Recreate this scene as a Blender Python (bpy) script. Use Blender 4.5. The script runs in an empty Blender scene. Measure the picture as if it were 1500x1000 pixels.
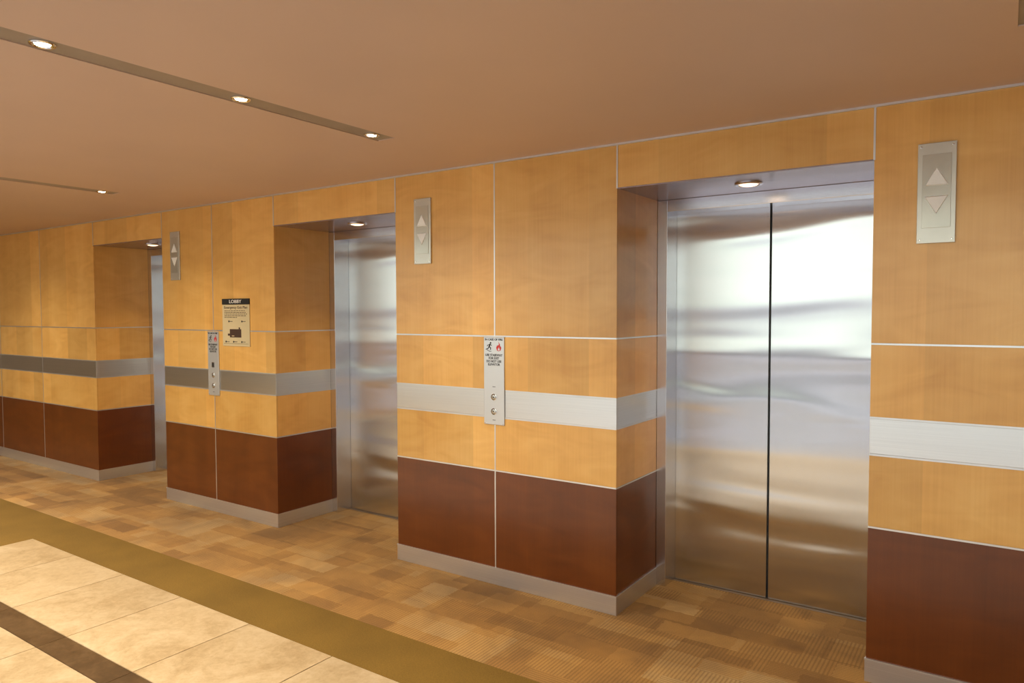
import bpy, bmesh, math, random
from mathutils import Vector, Matrix
random.seed(4)
SC = bpy.context.scene
COL = SC.collection
PI = math.pi

# ------------------------------------------------------------------ measures (metres)
W = 3.279                      # plane of the panelled wall
REC = 3.785                    # back of the lift recesses
DOOR = 3.93                    # plane of the lift doors
ZC, ZO = 2.385, 2.165          # ceiling, underside of recess
Z_BASE, Z_DARK, Z_B0, Z_B1, Z_T = .095, .654, .957, 1.111, 1.415
PIERS = [(-12.0, -6.888, [-11.0, -9.97, -8.955, -7.970]),
         (-5.746, -4.302, [-5.048]),
         (-3.122, -1.613, [-2.369]),
         (-.457, 5.0, [.30, 1.06, 1.82, 2.58, 3.34, 4.1])]
OPEN = [(-6.888, -5.746), (-4.302, -3.122), (-1.613, -.457)]
XL, XR, YB = -16.0, 5.0, -5.0
XG, XG2 = -12.6, 3.0           # ends of the glazed wall opposite

# ------------------------------------------------------------------ node helpers
class NT:
    def __init__(s, name):
        s.m = bpy.data.materials.new(name); s.m.use_nodes = True
        s.t = s.m.node_tree; s.b = s.t.nodes['Principled BSDF']
    def n(s, kind, **kw):
        nd = s.t.nodes.new('ShaderNode' + kind)
        for k, v in kw.items():
            setattr(nd, k, v)
        return nd
    def l(s, a, b): s.t.links.new(a, b)
    def coords(s, scale=(1, 1, 1), rot=(0, 0, 0), rnd=False):
        tc = s.n('TexCoord'); mp = s.n('Mapping'); mp.inputs['Scale'].default_value = scale; mp.inputs['Rotation'].default_value = rot
        if rnd:
            oi = s.n('ObjectInfo'); ml = s.n('Math', operation='MULTIPLY'); ml.inputs[1].default_value = 37
            s.l(oi.outputs['Random'], ml.inputs[0]); ad = s.n('VectorMath', operation='ADD')
            s.l(tc.outputs['Object'], ad.inputs[0]); s.l(ml.outputs[0], ad.inputs[1]); s.l(ad.outputs[0], mp.inputs[0])
        else: s.l(tc.outputs['Object'], mp.inputs[0])
        return mp.outputs[0]
    def noise(s, vec, scale, detail=3, rough=.5, dist=0):
        nd = s.n('TexNoise'); s.l(vec, nd.inputs['Vector'])
        nd.inputs['Scale'].default_value = scale; nd.inputs['Detail'].default_value = detail
        nd.inputs['Roughness'].default_value = rough; nd.inputs['Distortion'].default_value = dist
        return nd.outputs['Fac']
    def ramp(s, fac, stops):
        r = s.n('ValToRGB'); e = r.color_ramp.elements
        while len(e) < len(stops): e.new(.5)
        for i, (p, c) in enumerate(stops):
            e[i].position = p; e[i].color = (*c, 1) if len(c) == 3 else c
        s.l(fac, r.inputs[0]); return r.outputs[0]
    def mix(s, a, b, fac=.5, mode='MIX'):
        m = s.n('Mix', data_type='RGBA', blend_type=mode)
        for k, v in ((0, fac), (6, a), (7, b)):
            if isinstance(v, (int, float)): m.inputs[k].default_value = v
            elif isinstance(v, tuple): m.inputs[k].default_value = (*v, 1)
            else: s.l(v, m.inputs[k])
        return m.outputs[2]
    def math(s, op, a, b=None):
        m = s.n('Math', operation=op)
        for k, v in ((0, a), (1, b)):
            if v is None: continue
            if isinstance(v, (int, float)): m.inputs[k].default_value = v
            else: s.l(v, m.inputs[k])
        return m.outputs[0]
    def bump(s, h, strength, dist):
        b = s.n('Bump'); b.inputs['Strength'].default_value = strength; b.inputs['Distance'].default_value = dist
        s.l(h, b.inputs['Height']); s.l(b.outputs[0], s.b.inputs['Normal'])
    def set(s, **kw):
        for k, v in kw.items():
            i = s.b.inputs[k.replace('_', ' ')]
            if isinstance(v, (int, float)): i.default_value = v
            elif isinstance(v, tuple): i.default_value = (*v, 1)
            else: s.l(v, i)
        return s.m

def simple(name, col, rough=.5, metal=0, var=.06, scale=8, **kw):
    t = NT(name); v = t.coords()
    f = t.noise(v, scale)
    c = t.ramp(f, [(.3, tuple(x * (1 - var) for x in col)), (.7, tuple(min(1, x * (1 + var)) for x in col))])
    return t.set(Base_Color=c, Roughness=rough, Metallic=metal, **kw)

def wood(name, lo, mid, hi, rough, leaf=.10, coat=.25):
    t = NT(name)
    f1 = t.noise(t.coords(scale=(2.5, 2.5, .5), rnd=True), 1.2, 3, .5, .8)
    f2 = t.noise(t.coords(scale=(70, 70, 1.6), rnd=True), 1.5, 3, .6, .3)
    f3 = t.noise(t.coords(scale=(1.6, 1.6, 4.5), rnd=True), 1.8, 2, .5, 1.2)
    f = t.math('ADD', t.math('MULTIPLY', f1, .42), t.math('ADD', t.math('MULTIPLY', f2, .18), t.math('MULTIPLY', f3, .40)))
    c = t.ramp(f, [(.33, lo), (.5, mid), (.67, hi)])
    # veneer leaves
    tc = t.n('TexCoord'); sx = t.n('SeparateXYZ'); t.l(tc.outputs['Object'], sx.inputs[0])
    s = t.math('FLOOR', t.math('MULTIPLY', t.math('ADD', sx.outputs[0], sx.outputs[1]), 1 / .377))
    oi = t.n('ObjectInfo')
    wn = t.n('TexWhiteNoise', noise_dimensions='2D'); cb = t.n('CombineXYZ'); t.l(s, cb.inputs[0]); t.l(oi.outputs['Random'], cb.inputs[1])
    t.l(cb.outputs[0], wn.inputs['Vector'])
    k = t.math('ADD', t.math('MULTIPLY', wn.outputs['Value'], leaf), 1 - leaf / 2)
    vm = t.n('VectorMath', operation='SCALE'); t.l(c, vm.inputs[0]); t.l(k, vm.inputs['Scale'])
    t.bump(f2, .03, .001)
    return t.set(Base_Color=vm.outputs[0], Roughness=rough, Coat_Weight=coat, Coat_Roughness=.16)

M = {}
M['maple'] = wood('maple_veneer', (.64, .330, .076), (.745, .420, .112), (.82, .500, .155), .32, .22, .32)
M['dark'] = wood('mahogany_stain', (.104, .024, .0028), (.137, .0325, .0040), (.175, .046, .0065), .28, .14, .20)
M['trim'] = simple('satin_aluminium_trim', (.70, .70, .70), .32, .75)
def brushed(name, col, rough, axis='x', aniso=.5, wave=0.0, metal=1):
    t = NT(name)
    sc = (1.5, 1.5, 260) if axis == 'x' else (120, 120, .8)
    f = t.noise(t.coords(scale=sc), 1, 2, .6)
    k = .04 if axis == 'x' else .006
    c = t.ramp(f, [(.3, tuple(x * (1 - k) for x in col)), (.7, tuple(min(1, x * (1 + k)) for x in col))])
    if wave:
        g = t.noise(t.coords(scale=(.40, .40, 2.4)), 1.8, .8, .42, .4)
        t.bump(g, 1.0, wave)
    t.set(Base_Color=c, Roughness=rough, Metallic=metal)
    if aniso:
        ge = t.n('NewGeometry'); cr = t.n('VectorMath', operation='CROSS_PRODUCT'); t.l(ge.outputs['Normal'], cr.inputs[0]); cr.inputs[1].default_value = (0, .08, 1)
        nm = t.n('VectorMath', operation='NORMALIZE'); t.l(cr.outputs[0], nm.inputs[0])
        t.l(nm.outputs[0], t.b.inputs['Tangent'])
        t.set(Anisotropic=aniso)
    return t.m
M['band'] = brushed('brushed_aluminium_band', (.70, .69, .66), .28, 'x', 0, 0, 1)
M['base'] = brushed('brushed_aluminium_base', (.72, .73, .76), .30, 'x', 0, 0, .88)
M['door'] = brushed('stainless_steel_door', (.68, .685, .685), .265, 'z', 1.0, .015)
M['jamb'] = brushed('stainless_steel_frame', (.74, .74, .775), .24, 'z', .4, 0)
M['plate'] = brushed('stainless_faceplate', (.64, .65, .66), .34, 'z', 0, 0, .6)
M['lantern'] = simple('frosted_lantern_plate', (.60, .58, .51), .26, .5)
M['lantern_in'] = simple('lantern_glass', (.52, .50, .43), .20, .5)
M['arrow'] = simple('white_arrow_acrylic', (.88, .90, .88), .3, 0, .03)
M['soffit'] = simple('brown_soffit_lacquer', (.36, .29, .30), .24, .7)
M['black'] = simple('matte_black', (.006, .006, .006), .6, 0)
M['ink'] = simple('black_ink', (.015, .013, .012), .6, 0)
M['red'] = simple('red_ink', (.62, .03, .03), .5, 0)
M['cream'] = simple('cream_sign_face', (.64, .53, .31), .5, 0, .03)
M['brown_ink'] = simple('brown_ink', (.06, .025, .012), .55, 0)
M['white'] = simple('white_ink', (.85, .83, .78), .5, 0, .02)
M['chrome'] = simple('chrome', (.75, .74, .72), .12, 1)
M['button'] = simple('button_face', (.55, .52, .47), .3, .8)
M['ceiling'] = simple('tan_ceiling_paint', (.64, .50, .415), .5, 0, .02, 2)
M['slot'] = simple('slot_channel_paint', (.36, .315, .26), .5, .15)
M['sill'] = simple('bronze_threshold', (.25, .17, .10), .45, .5)
M['wallp'] = simple('taupe_wall_paint', (.30, .22, .15), .7, 0)
M['grey'] = simple('window_frame_metal', (.35, .34, .38), .5, .3)
M['lav'] = simple('window_apron_panel', (.16, .19, .32), .5, .1)
M['pave'] = simple('outdoor_paving', (.50, .50, .60), .8, 0)
M['sky_tint_floor'] = simple('sky_tinted_stone', (.30, .33, .43), .35, 0)  # blue sky sheen put into the stone colour for the door reflections

def emis(name, col, s):
    t = NT(name); f = t.noise(t.coords(), 3)
    c = t.ramp(f, [(0, col), (1, col)])
    return t.set(Base_Color=col, Emission_Color=c, Emission_Strength=s)
M['bulb'] = emis('lamp_glow', (1.0, .86, .62), 20)
M['lens'] = emis('downlight_glow', (1.0, .70, .48), 1.6)

# patterned carpet
def carpet():
    t = NT('patterned_carpet')
    tc = t.n('TexCoord'); P = tc.outputs['Object']
    dn = t.n('TexNoise'); dn.inputs['Scale'].default_value = 40; t.l(P, dn.inputs['Vector'])
    dv = t.n('VectorMath', operation='SCALE'); dv.inputs['Scale'].default_value = .024; t.l(dn.outputs['Color'], dv.inputs[0])
    pa = t.n('VectorMath', operation='ADD'); t.l(P, pa.inputs[0]); t.l(dv.outputs[0], pa.inputs[1])
    sp = t.n('SeparateXYZ'); t.l(pa.outputs[0], sp.inputs[0]); X, Y = sp.outputs[0], sp.outputs[1]
    s0 = t.n('SeparateXYZ'); t.l(P, s0.inputs[0]); X0, Y0 = s0.outputs[0], s0.outputs[1]
    def cells(sx, sy, off, seed=0.0):
        row = t.math('FLOOR', t.math('MULTIPLY', Y, 1 / sy))
        sh = t.math('MULTIPLY', t.math('FRACT', t.math('MULTIPLY', row, .377)), sx * off)
        cx = t.math('FLOOR', t.math('MULTIPLY', t.math('ADD', X, sh), 1 / sx))
        cb = t.n('CombineXYZ'); t.l(cx, cb.inputs[0]); t.l(row, cb.inputs[1]); 
        wn = t.n('TexWhiteNoise', noise_dimensions='3D'); cb.inputs[2].default_value = seed; t.l(cb.outputs[0], wn.inputs['Vector'])
        return wn.outputs['Value']
    a = cells(.40, .13, 1.0); b = cells(.20, .20, .6, 3.3); c3 = cells(.62, .31, 0, 7.1)
    base = t.ramp(t.math('ADD', t.math('MULTIPLY', a, .38), t.math('MULTIPLY', t.math('ADD', b, c3), .31)),
                  [(.18, (.255, .132, .031)), (.4, (.36, .195, .050)), (.58, (.435, .252, .072)), (.82, (.475, .322, .14))])
    def stripes(q, per):
        return t.math('GREATER_THAN', t.math('FRACT', t.math('MULTIPLY', q, 1 / per)), .55)
    s1 = stripes(X0, .017); s2 = stripes(Y0, .015)
    sel = cells(.40, .13, 1.0, 5.2)
    m1 = t.math('GREATER_THAN', sel, .55); m2 = t.math('LESS_THAN', sel, .48)
    st = t.math('ADD', t.math('MULTIPLY', s1, m1), t.math('MULTIPLY', s2, m2))
    nz = t.noise(P, 220, 2, .7)
    big = t.noise(P, 3, 3, .6, .5)
    base2 = t.mix(base, (.15, .08, .020), t.math('MULTIPLY', st, .40))
    base3 = t.mix(base2, t.ramp(nz, [(.3, (.6,) * 3), (.7, (1.3,) * 3)]), .5, 'MULTIPLY')
    base4 = t.mix(base3, t.ramp(big, [(.35, (.76, .74, .76)), (.65, (1.22, 1.19, 1.10))]), .8, 'MULTIPLY')
    t.bump(t.math('ADD', nz, t.math('MULTIPLY', st, .6)), .35, .003)
    return t.set(Base_Color=base4, Roughness=.95, Sheen_Weight=.06)
M['carpet'] = carpet()
def border():
    t = NT('olive_border_carpet'); v = t.coords()
    nz = t.noise(v, 160, 3, .75); b = t.noise(v, 2.2, 3)
    c = t.mix(t.ramp(b, [(.3, (.18, .105, .013)), (.7, (.235, .138, .019))]), t.ramp(nz, [(.3, (.55,) * 3), (.7, (1.3,) * 3)]), .6, 'MULTIPLY')
    t.bump(nz, .3, .002)
    return t.set(Base_Color=c, Roughness=.95)
M['border'] = border()
def stone(name, a, b, c, rough, w2=.4):
    t = NT(name)
    g = t.n('NewGeometry')
    tc = t.n('TexCoord'); ad = t.n('VectorMath', operation='ADD'); ml = t.math('MULTIPLY', g.outputs['Random Per Island'], 23)
    t.l(tc.outputs['Object'], ad.inputs[0]); t.l(ml, ad.inputs[1]); v = ad.outputs[0]
    f = t.noise(v, 3.4, 8, .64, 1.3); f2 = t.noise(v, 30, 6, .7, .5)
    col = t.ramp(t.math('ADD', t.math('MULTIPLY', f, 1 - w2), t.math('MULTIPLY', f2, w2)), [(.36, a), (.5, b), (.62, c)])
    k = t.math('ADD', t.math('MULTIPLY', g.outputs['Random Per Island'], .12), .93)
    vm = t.n('VectorMath', operation='SCALE'); t.l(col, vm.inputs[0]); t.l(k, vm.inputs['Scale'])
    return t.set(Base_Color=vm.outputs[0], Roughness=rough)
M['stone'] = stone('travertine', (.41, .30, .165), (.54, .42, .255), (.62, .505, .335), .34)
M['strip'] = stone('brown_marble', (.055, .032, .014), (.085, .05, .022), (.13, .08, .038), .35)
M['grout'] = simple('grout', (.16, .10, .05), .8)

# ------------------------------------------------------------------ mesh helpers
def box(bm, x0, x1, y0, y1, z0, z1, bev=0):
    r = bmesh.ops.create_cube(bm, size=1, matrix=Matrix.Translation(((x0 + x1) / 2, (y0 + y1) / 2, (z0 + z1) / 2)) @ Matrix.Diagonal((x1 - x0, y1 - y0, z1 - z0, 1)))
    if bev:
        es = list({e for v in r['verts'] for e in v.link_edges})
        bmesh.ops.bevel(bm, geom=es, offset=bev, segments=2, affect='EDGES', profile=.5)
def lathe(bm, prof, c, axis='z', seg=32, flip=1):
    rings = []
    for r, h in prof:
        ring = []
        for i in range(seg):
            a = 2 * PI * i / seg
            p = (r * math.cos(a), r * math.sin(a), h)
            if axis == 'y': p = (p[0], h, p[1])
            ring.append(bm.verts.new((p[0] + c[0], p[1] + c[1], p[2] + c[2])))
        rings.append(ring)
    for a, b in zip(rings, rings[1:]):
        for i in range(seg):
            bm.faces.new((a[i], a[(i + 1) % seg], b[(i + 1) % seg], b[i]))
    bm.faces.new(rings[0]); bm.faces.new(rings[-1][::-1])
def prism(bm, pts, y0, y1, top=None):
    a = [bm.verts.new((x, y0, z)) for x, z in (top or pts)]; b = [bm.verts.new((x, y1, z)) for x, z in pts]
    bm.faces.new(a); bm.faces.new(b[::-1]); n = len(pts)
    for i in range(n): bm.faces.new((a[i], b[i], b[(i + 1) % n], a[(i + 1) % n]))
def obj(name, bm, mat, parent=None, smooth=False, label=None):
    bmesh.ops.recalc_face_normals(bm, faces=bm.faces[:])
    me = bpy.data.meshes.new(name); bm.to_mesh(me); bm.free()
    me.materials.append(mat)
    if smooth:
        for p in me.polygons: p.use_smooth = True
        me.set_sharp_from_angle(angle=math.radians(35))
    o = bpy.data.objects.new(name, me); COL.objects.link(o)
    if parent: o.parent = parent; o.matrix_parent_inverse = Matrix.Identity(4)
    if label: o['label'] = label
    return o
def bx(name, dims, mat, parent=None, bev=0, label=None):
    bm = bmesh.new(); box(bm, *dims, bev); return obj(name, bm, mat, parent, label=label)
def struct(o, label=None):
    o['kind'] = 'structure'
    if label: o['label'] = label
    return o
def thing(name, label, cat, loc, group=None):
    o = bpy.data.objects.new(name, None); COL.objects.link(o); o.location = loc
    o.empty_display_size = .1
    o['label'] = label; o['category'] = cat
    if group: o['group'] = group
    return o
def text(name, s, size, loc, mat, parent, y=-.0003, width=None, space=1.0, font_bold=0):
    cu = bpy.data.curves.new(name, 'FONT'); cu.body = s; cu.size = size; cu.align_x = 'CENTER'; cu.align_y = 'CENTER'
    cu.space_line = space; cu.extrude = .0004; cu.offset = font_bold
    o = bpy.data.objects.new('tmp', cu); COL.objects.link(o)
    bpy.context.view_layer.update()
    me = bpy.data.meshes.new_from_object(o.evaluated_get(bpy.context.evaluated_depsgraph_get()))
    bpy.data.objects.remove(o)
    xs = [v.co.x for v in me.vertices]; k = 1
    if width and xs: k = width / (max(xs) - min(xs))
    me.transform(Matrix.Translation(loc) @ Matrix.Rotation(PI / 2, 4, 'X') @ Matrix.Diagonal((k, 1, 1, 1)))
    me.materials.clear(); me.materials.append(mat); me.name = name
    r = bpy.data.objects.new(name, me); COL.objects.link(r); r.parent = parent
    return r

# ------------------------------------------------------------------ floor
struct(bx('floor', (XL, XR, 2.5, 4.15, -.1, 0), M['carpet']), 'patterned tan and brown carpet')
bm = bmesh.new(); box(bm, -7.2, XR, 2.17, 2.5, -.1, -.0005); box(bm, XL, -5.5, YB, 2.17, -.1, -.0005); box(bm, XL, -7.2, 2.17, 2.5, -.1, -.0005)
struct(obj('carpet_border', bm, M['border']), 'plain olive gold carpet border')
struct(bx('stone_bed', (-5.5, XR, 0.2, 2.17, -.1, -.004), M['grout']), 'grout between the stone tiles')
struct(bx('lobby_floor', (-5.5, XR, YB, 0.2, -.1, 0), M['sky_tint_floor']), 'unseen stone floor by the windows, sky reflection tinted into its colour')
bm = bmesh.new(); xs = [-5.5 + .604 * i for i in range(18)]
g = .0028
def rows(bm, y0, y1):
    for a, b in zip(xs, xs[1:]):
        b = min(b, XR)
        if b - a > .02: box(bm, a + g, b - g, y0 + g, y1 - g, -.05, 0)
rows(bm, 1.585, 2.17); rows(bm, .855, 1.455); rows(bm, .2, .855)
struct(obj('stone_floor', bm, M['stone']), 'cream travertine floor tiles')
bm = bmesh.new(); x = -5.5
while x < XR: box(bm, x + g / 2, min(x + .604, XR) - g / 2, 1.455 + g / 2, 1.585 - g / 2, -.05, 0); x += .604
struct(obj('stone_strip', bm, M['strip']), 'dark brown marble strip between cream tiles')

# ------------------------------------------------------------------ ceiling with light slots
SLOTS = [(-7.80, 0), (-5.15, .07), (-2.49, .01), (.066, .07), (2.75, 0)]
hw = .056
bm = bmesh.new(); e = XL
for s, dy in SLOTS:
    box(bm, e, s - hw, 0, 2.7, ZC, ZC + .12); e = s + hw
    box(bm, s - hw, s + hw, 2.55 + dy, 2.7, ZC, ZC + .12)
box(bm, e, XR, 0, 2.7, ZC, ZC + .12)
box(bm, XL, XR, 2.7, 4.15, ZC, ZC + .12)
struct(obj('ceiling', bm, M['ceiling']), 'tan painted ceiling')
struct(bx('trim_1', (XL, XR, W - .012, W, ZC - .009, ZC), M['trim']), 'thin aluminium trim where wall meets ceiling')
struct(bx('trim_2', (XL, XR, -.03, 0, ZC, 4.4), M['wallp']), 'painted fascia at the ceiling edge')
struct(bx('ceiling_lobby', (XL, XR, YB, 0, 4.4, 4.5), M['ceiling']), 'high lobby ceiling')

slot_lab = ['recessed ceiling light slot over the left end', 'recessed ceiling light slot at far left, with one spotlight near its end',
            'long recessed ceiling light slot with three lit spotlights in a row',
            'recessed ceiling light slot cut off by the top right corner', 'recessed ceiling light slot over the right end']
for (s, dy), lb in zip(SLOTS, slot_lab):
    t = thing('ceiling_light_slot', lb, 'ceiling light', (s, 1.27 + dy, ZC), 'recessed ceiling light slots')
    bm = bmesh.new(); y0 = -1.27 - dy
    box(bm, -hw, hw, y0, 1.28, .004, .10)
    obj('channel', bm, M['slot'], t)
    for yy in (.335, 1.04, 1.745, 2.45):
        bm = bmesh.new(); c = (0, yy - 1.27, 0)
        prof = [(.038, .004), (.038, 0), (.035, -.003), (.030, -.003), (.024, .003), (.024, .004)]
        lathe(bm, prof, c)
        sl = obj('spotlight', bm, M['chrome'], t, True)
        bm = bmesh.new(); lathe(bm, [(.0235, .003), (.021, -.001), (.014, -.003), (.006, -.004)], c)
        obj('bulb', bm, M['bulb'], sl, True)
        L = bpy.data.lights.new('spot_lamp', 'SPOT'); L.energy = 25 if s < 0 else 7; L.color = (1, .84, .60); L.spot_size = math.radians(130); L.spot_blend = .9; L.shadow_soft_size = .03
        lo = bpy.data.objects.new('spot_lamp', L); COL.objects.link(lo); lo.location = (s, yy + dy, ZC - .02)

# ------------------------------------------------------------------ panelled wall
wall = struct(bx('wall_back', (XL, XR, 4.05, 4.15, 0, ZC), M['black']), 'dark lift shaft wall behind the doors')
TH, G = .012, .0038
def face(kind, a, b, z0, z1, side, X, mat, parent):
    if side == 'f': d = (a, b, W, W + TH, z0, z1)
    elif side == 'r': d = (X - TH, X, a, b, z0, z1)
    else: d = (X, X + TH, a, b, z0, z1)
    return bx(kind, d, mat, parent, .0012)
def trimf(name, a, b, z0, z1, side, X, parent, out=.0015):
    if side == 'f': d = (a, b, W - out, W + TH, z0, z1)
    elif side == 'r': d = (X - TH, X + out, a, b, z0, z1)
    else: d = (X - out, X + TH, a, b, z0, z1)
    return bx(name, d, M['trim'], parent)
pl = ['far left pier', 'pier with the lobby sign', 'pier between the middle and right lifts', 'right hand pier']
for pi_, (a, b, seams) in enumerate(PIERS):
    core = struct(bx('wall_pier_%d' % (pi_ + 1), (a + TH, b - TH, W + TH, 4.05, 0, ZC), M['black']), 'panelled ' + pl[pi_])
    faces = [('f', p, q, 0) for p, q in zip([a] + seams, seams + [b])]
    if b < 4: faces.append(('r', W + TH, REC, b))
    if a > -11: faces.append(('l', W + TH, REC, a))
    for side, p, q, X in faces:
        p2 = p + (G if side == 'f' and p != a else 0); q2 = q - (G if side == 'f' and q != b else 0)
        face('mahogany_panel', p2, q2, Z_BASE, Z_DARK - G, side, X, M['dark'], core)
        face('maple_panel', p2, q2, Z_DARK + G, Z_B0, side, X, M['maple'], core)
        face('metal_band', p, q, Z_B0 + .004, Z_B1 - .004, side, X, M['band'], core)
        face('maple_panel', p2, q2, Z_B1, Z_T - G, side, X, M['maple'], core)
        face('maple_panel', p2, q2, Z_T + G, ZC, side, X, M['maple'], core)
        for z, hh in ((Z_DARK, G), (Z_T, G), (Z_B0, .004), (Z_B1, .004)):
            trimf('horizontal_trim', p, q, z - hh, z + hh, side, X, core)
    for s in seams:
        for z0, z1 in ((Z_BASE, Z_DARK - G), (Z_DARK + G, Z_B0 - .004), (Z_B1 + .004, Z_T - G), (Z_T + G, ZC)):
            bx('vertical_trim', (s - G, s + G, W - .001, W + TH, z0, z1), M['trim'], core)
    bm = bmesh.new()
    box(bm, a - (.004 if a > -11 else 0), b + (.004 if b < 4 else 0), W - .005, W + .004, 0, Z_BASE, .0015)
    if b < 4: box(bm, b - .004, b + .004, W + .004, REC, 0, Z_BASE, .0015)
    if a > -11: box(bm, a - .004, a + .004, W + .004, REC, 0, Z_BASE, .0015)
    bb = struct(obj('baseboard_back' if pi_ == 0 else 'baseboard_back_%d' % (pi_ + 1), bm, M['base']), 'brushed metal skirting along the ' + pl[pi_])
    bm = bmesh.new()
    box(bm, a - .005, b + .005, W - .007, W + .002, Z_BASE - .002, Z_BASE + .004)
    if b < 4: box(bm, b - .002, b + .006, W + .002, REC, Z_BASE - .002, Z_BASE + .004)
    obj('skirting_cap', bm, M['trim'], bb)
for i, (a, b) in enumerate(OPEN):
    c = struct(bx('wall_lintel_%d' % (i + 1), (a, b, W + TH, 4.05, ZO + .014, ZC), M['black']), 'panelled lintel over a lift recess')
    bx('maple_panel', (a + G, b - G, W, W + TH, ZO + .003, ZC), M['maple'], c, .0012)
    for s in (a, b): bx('vertical_trim', (s - G, s + G, W - .0025, W + TH, ZO, ZC), M['trim'], c)
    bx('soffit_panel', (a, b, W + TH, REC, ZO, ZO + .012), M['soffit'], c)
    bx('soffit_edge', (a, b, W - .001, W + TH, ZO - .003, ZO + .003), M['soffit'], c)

# ------------------------------------------------------------------ lifts
JW = .058
labs = ['farthest elevator at left, only a sliver of its steel door showing past the pier',
        'middle elevator with half its stainless steel door visible beside the lobby sign pier',
        'nearest elevator with both tall stainless steel doors fully in view']
dl = ['small round downlight in the recess ceiling over the farthest elevator',
      'small round downlight in the recess ceiling over the middle elevator',
      'round downlight in the recess ceiling over the nearest elevator']
DD = DOOR - REC
for i, (a, b) in enumerate(OPEN):
    cx = (a + b) / 2; w = (b - a) / 2
    t = thing('elevator_entrance', labs[i], 'elevator', (cx, REC, 0), 'elevators in the panelled wall')
    for s in (-1, 1):
        x0, x1 = sorted((s * w, s * (w - JW)))
        bx('door_jamb', (x0, x1, 0, DD - .001, 0, ZO), M['jamb'], t, .002)
    bx('door_head', (-w + JW, w - JW, 0, DD - .001, ZO - .064, ZO), M['jamb'], t, .002)
    for s in (-1, 1):
        x0, x1 = sorted((s * .003, s * (w - .01)))
        bm = bmesh.new(); box(bm, x0, x1, DD, DD + .035, .003, ZO - .03, .002)
        d = obj('door_panel', bm, M['door'], t)
        x0, x1 = sorted((s * .003, s * .0058))
        bx('edge_strip', (x0, x1, DD - .001, DD + .0005, .005, ZO - .05), M['black'], d)
    bm = bmesh.new(); box(bm, -w + JW, w - JW, .120, .20, -.002, .0015)
    for k in range(2): box(bm, -w + JW, w - JW, .124 + k * .009, .129 + k * .009, .0015, .0025)
    obj('threshold', bm, M['sill'], t)
    t = thing('recessed_downlight', dl[i], 'light', (cx, 3.52, ZO), 'downlights in the elevator recesses')
    bm = bmesh.new(); lathe(bm, [(.066, 0), (.066, -.004), (.061, -.009), (.053, -.009), (.048, -.004), (.048, 0)], (0, 0, 0)); obj('trim_ring', bm, M['jamb'], t, True)
    bm = bmesh.new(); lathe(bm, [(.047, -.004), (.040, -.010), (.025, -.014), (.008, -.016)], (0, 0, 0)); obj('lens', bm, M['lens'], t, True)
    L = bpy.data.lights.new('downlight_lamp', 'SPOT'); L.energy = 18; L.color = (1, .74, .42); L.spot_size = math.radians(100); L.spot_blend = .9; L.shadow_soft_size = .04
    lo = bpy.data.objects.new('downlight_lamp', L); COL.objects.link(lo); lo.location = (cx, 3.52, ZO - .03)

# ------------------------------------------------------------------ hall lanterns
def lantern(x, z, label):
    t = thing('elevator_lantern', label, 'indicator light', (x, W, z), 'up and down lanterns beside the elevators')
    w, h = .066, .195
    bm = bmesh.new(); box(bm, -w, w, -.010, 0, -h, h, .002)
    obj('backplate', bm, M['lantern'], t)
    bm = bmesh.new(); box(bm, -w + .017, w - .017, -.0125, -.010, -h + .060, h - .045, .0008)
    obj('inner_panel', bm, M['lantern_in'], t)
    r = .040
    for s, zc, nm in ((1, .062, 'up_arrow'), (-1, -.045, 'down_arrow')):
        pts = [(-r, zc - s * .033), (r, zc - s * .033), (0, zc + s * .037)]
        top = [(x_ * .90, zc + (z_ - zc) * .90) for x_, z_ in pts]
        bm = bmesh.new(); prism(bm, pts, -.017, -.0125, top); obj(nm, bm, M['arrow'], t)
    for sx in (-1, 1):
        for sz in (-1, 1):
            bm = bmesh.new(); lathe(bm, [(.0035, -.010), (.0035, -.0112), (.002, -.0118)], (sx * (w - .012), 0, sz * (h - .014)), 'y', 12)
            obj('screw', bm, M['chrome'], t)
lantern(-5.545, 2.010, 'up and down arrow plate left of the lobby sign, smallest of the three')
lantern(-2.895, 2.035, 'up and down arrow plate high on the middle pier between the elevators')
lantern(-.235, 2.010, 'up and down arrow plate on the right pier, largest of the three in view')

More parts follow.
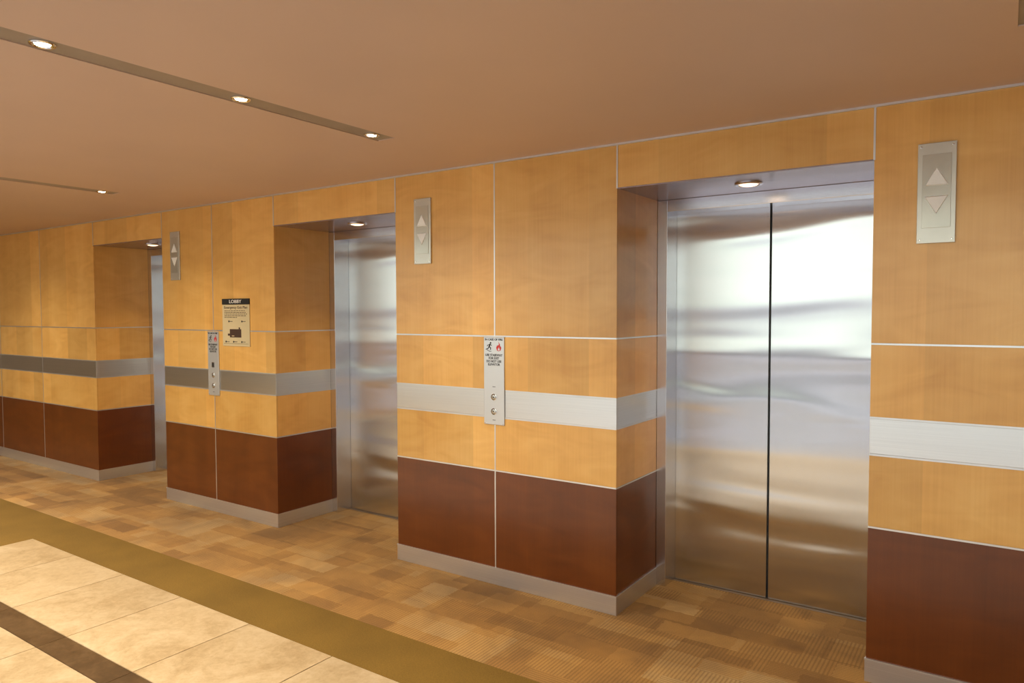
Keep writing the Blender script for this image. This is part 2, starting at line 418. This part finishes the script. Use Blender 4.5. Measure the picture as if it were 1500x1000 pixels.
# ------------------------------------------------------------------ call panels
def call_panel(x, z, label, keyed):
    t = thing('call_button_panel', label, 'call panel', (x, W, z), 'elevator call panels with fire notices')
    w, h = .070, .247
    bm = bmesh.new(); box(bm, -w, w, -.008, 0, -h, h, .002); fp = obj('faceplate', bm, M['plate'], t)
    Y = -.0084
    text('lettering', 'IN CASE OF FIRE', .0165, (0, Y, h - .014), M['ink'], t, width=.122, font_bold=.0004)
    text('lettering', 'USE STAIRWAY\nFOR EXIT\nDO NOT USE\nELEVATOR', .0185, (0, Y, h - .128), M['ink'], t, width=.118, space=.95, font_bold=.0004)
    bm = bmesh.new()
    def bar(x0, z0, x1, z1, r):
        d = Vector((x1 - x0, z1 - z0)); n = Vector((-d.y, d.x)).normalized() * r; e_ = d.normalized() * r * .4
        prism(bm, [(x0 + n.x - e_.x, z0 + n.y - e_.y), (x0 - n.x - e_.x, z0 - n.y - e_.y), (x1 - n.x + e_.x, z1 - n.y + e_.y), (x1 + n.x + e_.x, z1 + n.y + e_.y)], Y - .0006, Y + .0005)
    ox, oz = -.032, h - .053
    lathe(bm, [(.0050, Y + .0005), (.0050, Y - .0006)], (ox + .010, 0, oz + .020), 'y', 16)
    bar(ox + .006, oz + .013, ox - .001, oz - .002, .0042)
    bar(ox + .006, oz + .012, ox + .017, oz + .006, .0018); bar(ox + .003, oz + .010, ox - .010, oz + .008, .0018); bar(ox - .010, oz + .008, ox - .014, oz + .001, .0017)
    bar(ox, oz - .002, ox + .011, oz - .008, .0025); bar(ox + .011, oz - .008, ox + .009, oz - .018, .0022)
    bar(ox - .001, oz - .002, ox - .008, oz - .012, .0025); bar(ox - .008, oz - .012, ox - .018, oz - .012, .002)
    st = [(-.026, -.016), (-.014, -.016), (-.014, -.022), (-.002, -.022), (-.002, -.027), (.014, -.027)]
    for p, q in zip(st, st[1:]): bar(ox + p[0], oz + p[1], ox + q[0], oz + q[1], .0012)
    obj('running_person_symbol', bm, M['ink'], t)
    fx, fz = .034, h - .053
    fl = [(0, -.026), (.012, -.021), (.017, -.008), (.013, .004), (.009, -.002), (.008, .012), (-.001, .027), (.001, .012), (-.008, .003), (-.010, .010), (-.017, -.006), (-.012, -.021)]
    bm = bmesh.new(); prism(bm, [(fx + p, fz + q) for p, q in fl], Y - .0006, Y + .0005)
    fo = obj('flame_symbol', bm, M['red'], t)
    fl2 = [(p * .38 + .001, q * .42 - .012) for p, q in fl]
    bm = bmesh.new(); prism(bm, [(fx + p, fz + q) for p, q in fl2], Y - .0011, Y - .0004)
    obj('flame_core', bm, M['plate'], fo)
    zs = (-.090, -.172)
    for zz in zs:
        bm = bmesh.new(); lathe(bm, [(.0185, -.008), (.0185, -.0115), (.0155, -.0125), (.0140, -.0095), (.0138, -.008)], (0, 0, zz), 'y', 32)
        ring = obj('call_button', bm, M['chrome'], t, True)
        bm = bmesh.new(); lathe(bm, [(.0130, -.008), (.0130, -.0135), (.011, -.0145)], (0, 0, zz), 'y', 32); obj('button_face', bm, M['button'], ring, True)
        bm = bmesh.new(); s = 1 if zz == zs[0] else -1
        prism(bm, [(-.006, zz - s * .005), (.006, zz - s * .005), (0, zz + s * .006)], -.0152, -.0143); obj('arrow_mark', bm, M['ink'], ring)
    if keyed:
        bx('key_cover', (-.017, .017, -.0115, -.008, -.030, .010), M['chrome'], t, .001)
        bx('key_slot', (-.011, .011, -.0120, -.0110, -.024, .004), M['ink'], t)
    else:
        bx('etched_mark', (-.010, .010, -.0086, -.0078, -.034, -.031), M['ink'], t)
    bx('notice_line', (-.010, .010, -.0086, -.0078, -.222, -.219), M['ink'], t)
    for sx in (-1, 1):
        for sz in (-1, 1):
            bm = bmesh.new(); lathe(bm, [(.003, -.008), (.003, -.0092)], (sx * (w - .008), 0, sz * (h - .007)), 'y', 10)
            obj('screw', bm, M['chrome'], t)
call_panel(-5.048, 1.160, 'narrow steel call button panel just left of the lobby sign', True)
call_panel(-2.370, 1.163, 'steel call button panel with red flame notice on the middle pier', False)

# ------------------------------------------------------------------ lobby sign
t = thing('lobby_sign', 'cream emergency exit plan sign with black header reading LOBBY', 'sign', (-4.755, W, 1.478))
w, h = .166, .178
bx('sign_board', (-w, w, -.006, 0, -h, h - .045), M['cream'], t, .001)
bx('sign_header', (-w, w, -.009, 0, h - .043, h), M['black'], t, .001)
text('header_lettering', 'LOBBY', .034, (0, -.0094, h - .022), M['white'], t, width=.150, font_bold=.0005)
text('title_lettering', 'Emergency Exit Plan', .026, (0, -.0064, h - .066), M['brown_ink'], t, width=.285, font_bold=.0003)
bm = bmesh.new()
random.seed(2)
for k in range(5):
    z = h - .090 - k * .0125; x = -.140; end = .14 - random.random() * .03 if k < 4 else .02
    while x < end:
        L_ = random.uniform(.012, .034); box(bm, x, min(x + L_, end), -.0066, -.0058, z - .0022, z + .0022); x += L_ + .006
obj('notice_text', bm, M['brown_ink'], t)
bm = bmesh.new()
box(bm, -.075, .065, -.0068, -.0058, -.112, -.050); box(bm, -.100, -.075, -.0068, -.0058, -.100, -.084)
box(bm, .035, .050, -.0068, -.0058, -.050, -.036)
obj('floor_plan', bm, M['brown_ink'], t)
bx('plan_room', (-.050, -.020, -.0072, -.0066, -.104, -.098), M['cream'], t)
for x, z in ((-.085, .008), (.075, .008), (-.125, -.145), (-.03, -.145), (.07, -.145)):
    bm = bmesh.new()
    lathe(bm, [(.0075, -.0058), (.0075, -.0068)], (x, 0, z), 'y', 16); box(bm, x + .006, x + .045, -.0066, -.0058, z - .002, z + .002)
    obj('plan_symbol', bm, M['ink'], t)
bx('bottom_rule', (-.15, .15, -.0066, -.0058, -.160, -.158), M['ink'], t)

# ------------------------------------------------------------------ rest of the lobby: end walls and the glazed wall opposite
def window_wall(n, ax, pos, lo, hi, name):
    def b3(bm, u0, u1, z0, z1, th=.12):
        if ax == 'y': box(bm, u0, u1, pos - th, pos, z0, z1)
        else: box(bm, pos - th, pos, u0, u1, z0, z1)
    bm = bmesh.new()
    u = lo
    while u <= hi + .01: b3(bm, u - .03, u + .03, 0, 4.4); u += (hi - lo) / 4
    b3(bm, lo, hi, 4.25, 4.4); b3(bm, lo, hi, 0, .03); b3(bm, lo, hi, 2.9, 2.95, .08)
    o = struct(obj('window_%d' % n, bm, M['grey']), name)
    bm = bmesh.new(); b3(bm, lo, hi, .46, .96, .06); obj('apron_panel', bm, M['lav'], o)
window_wall(1, 'y', YB, XG, XG2, 'tall glazed wall opposite the elevators')
struct(bx('wall_front', (XL, XG, YB - .1, YB, 0, 4.5), M['wallp']), 'taupe wall opposite at the left end')
struct(bx('wall_front_right', (XG2, XR, YB - .1, YB, 0, 4.5), M['wallp']), 'taupe wall opposite at the right end')
struct(bx('wall_left', (XL - .1, XL, YB, 4.15, 0, 4.5), M['wallp']), 'painted end wall')
struct(bx('wall_right', (XR, XR + .1, YB, 4.15, 0, 4.5), M['wallp']), 'painted wall at the right end')
struct(bx('ground', (-60, 50, -60, YB - .15, -.3, -.12), M['pave']), 'paving outside')

# ------------------------------------------------------------------ light
wd = bpy.data.worlds.new('World'); SC.world = wd; wd.use_nodes = True
nt = wd.node_tree; bg = nt.nodes['Background']
tc = nt.nodes.new('ShaderNodeTexCoord'); sp = nt.nodes.new('ShaderNodeSeparateXYZ'); nt.links.new(tc.outputs['Generated'], sp.inputs[0])
rp = nt.nodes.new('ShaderNodeValToRGB'); e = rp.color_ramp.elements
e[0].position = .48; e[0].color = (.66, .76, .66, 1); e[1].position = .60; e[1].color = (.98, 1, .94, 1)
ad = nt.nodes.new('ShaderNodeMath'); ad.operation = 'MULTIPLY_ADD'; ad.inputs[1].default_value = .5; ad.inputs[2].default_value = .5
nt.links.new(sp.outputs[2], ad.inputs[0]); nt.links.new(ad.outputs[0], rp.inputs[0]); nt.links.new(rp.outputs[0], bg.inputs[0])
bg.inputs[1].default_value = 1.9
def portal(loc, rot, sx, sy):
    L = bpy.data.lights.new('window_portal', 'AREA'); L.shape = 'RECTANGLE'; L.size = sx; L.size_y = sy; L.cycles.is_portal = True
    o = bpy.data.objects.new('window_portal', L); COL.objects.link(o); o.location = loc; o.rotation_euler = rot
portal(((XG + XG2) / 2, YB - .13, 2.2), (PI / 2, 0, 0), XG2 - XG, 4.4)
# unseen area fills added high in the lobby to brighten stone and ceiling
for x, en in ((-8.5, 400), (-3.0, 285), (2.5, 100)):
    L = bpy.data.lights.new('lobby_fill', 'AREA'); L.shape = 'RECTANGLE'; L.size = 3.5; L.size_y = 1.6; L.energy = en; L.color = (1, .86, .66)
    o = bpy.data.objects.new('lobby_fill', L); COL.objects.link(o); o.location = (x, -1.6, 4.3); o.rotation_euler = (math.radians(25), 0, 0)

# ------------------------------------------------------------------ camera
yaw, pit, ro, f = .6017, .0408, -.0028, 1054.4
fw = Vector((-math.sin(yaw) * math.cos(pit), math.cos(yaw) * math.cos(pit), -math.sin(pit)))
r = Vector((math.cos(yaw), math.sin(yaw), 0)); u = r.cross(fw)
r, u = math.cos(ro) * r + math.sin(ro) * u, -math.sin(ro) * r + math.cos(ro) * u
cam = bpy.data.cameras.new('camera'); cam.sensor_width = 36; cam.lens = 36 * f / 1500; cam.clip_start = .05
co = bpy.data.objects.new('camera', cam); COL.objects.link(co)
co.matrix_world = Matrix(((r.x, u.x, -fw.x, 0), (r.y, u.y, -fw.y, 0), (r.z, u.z, -fw.z, 1.55), (0, 0, 0, 1)))
SC.camera = co
SC.view_settings.view_transform = 'Standard'; SC.view_settings.look = 'None'; SC.view_settings.exposure = .48
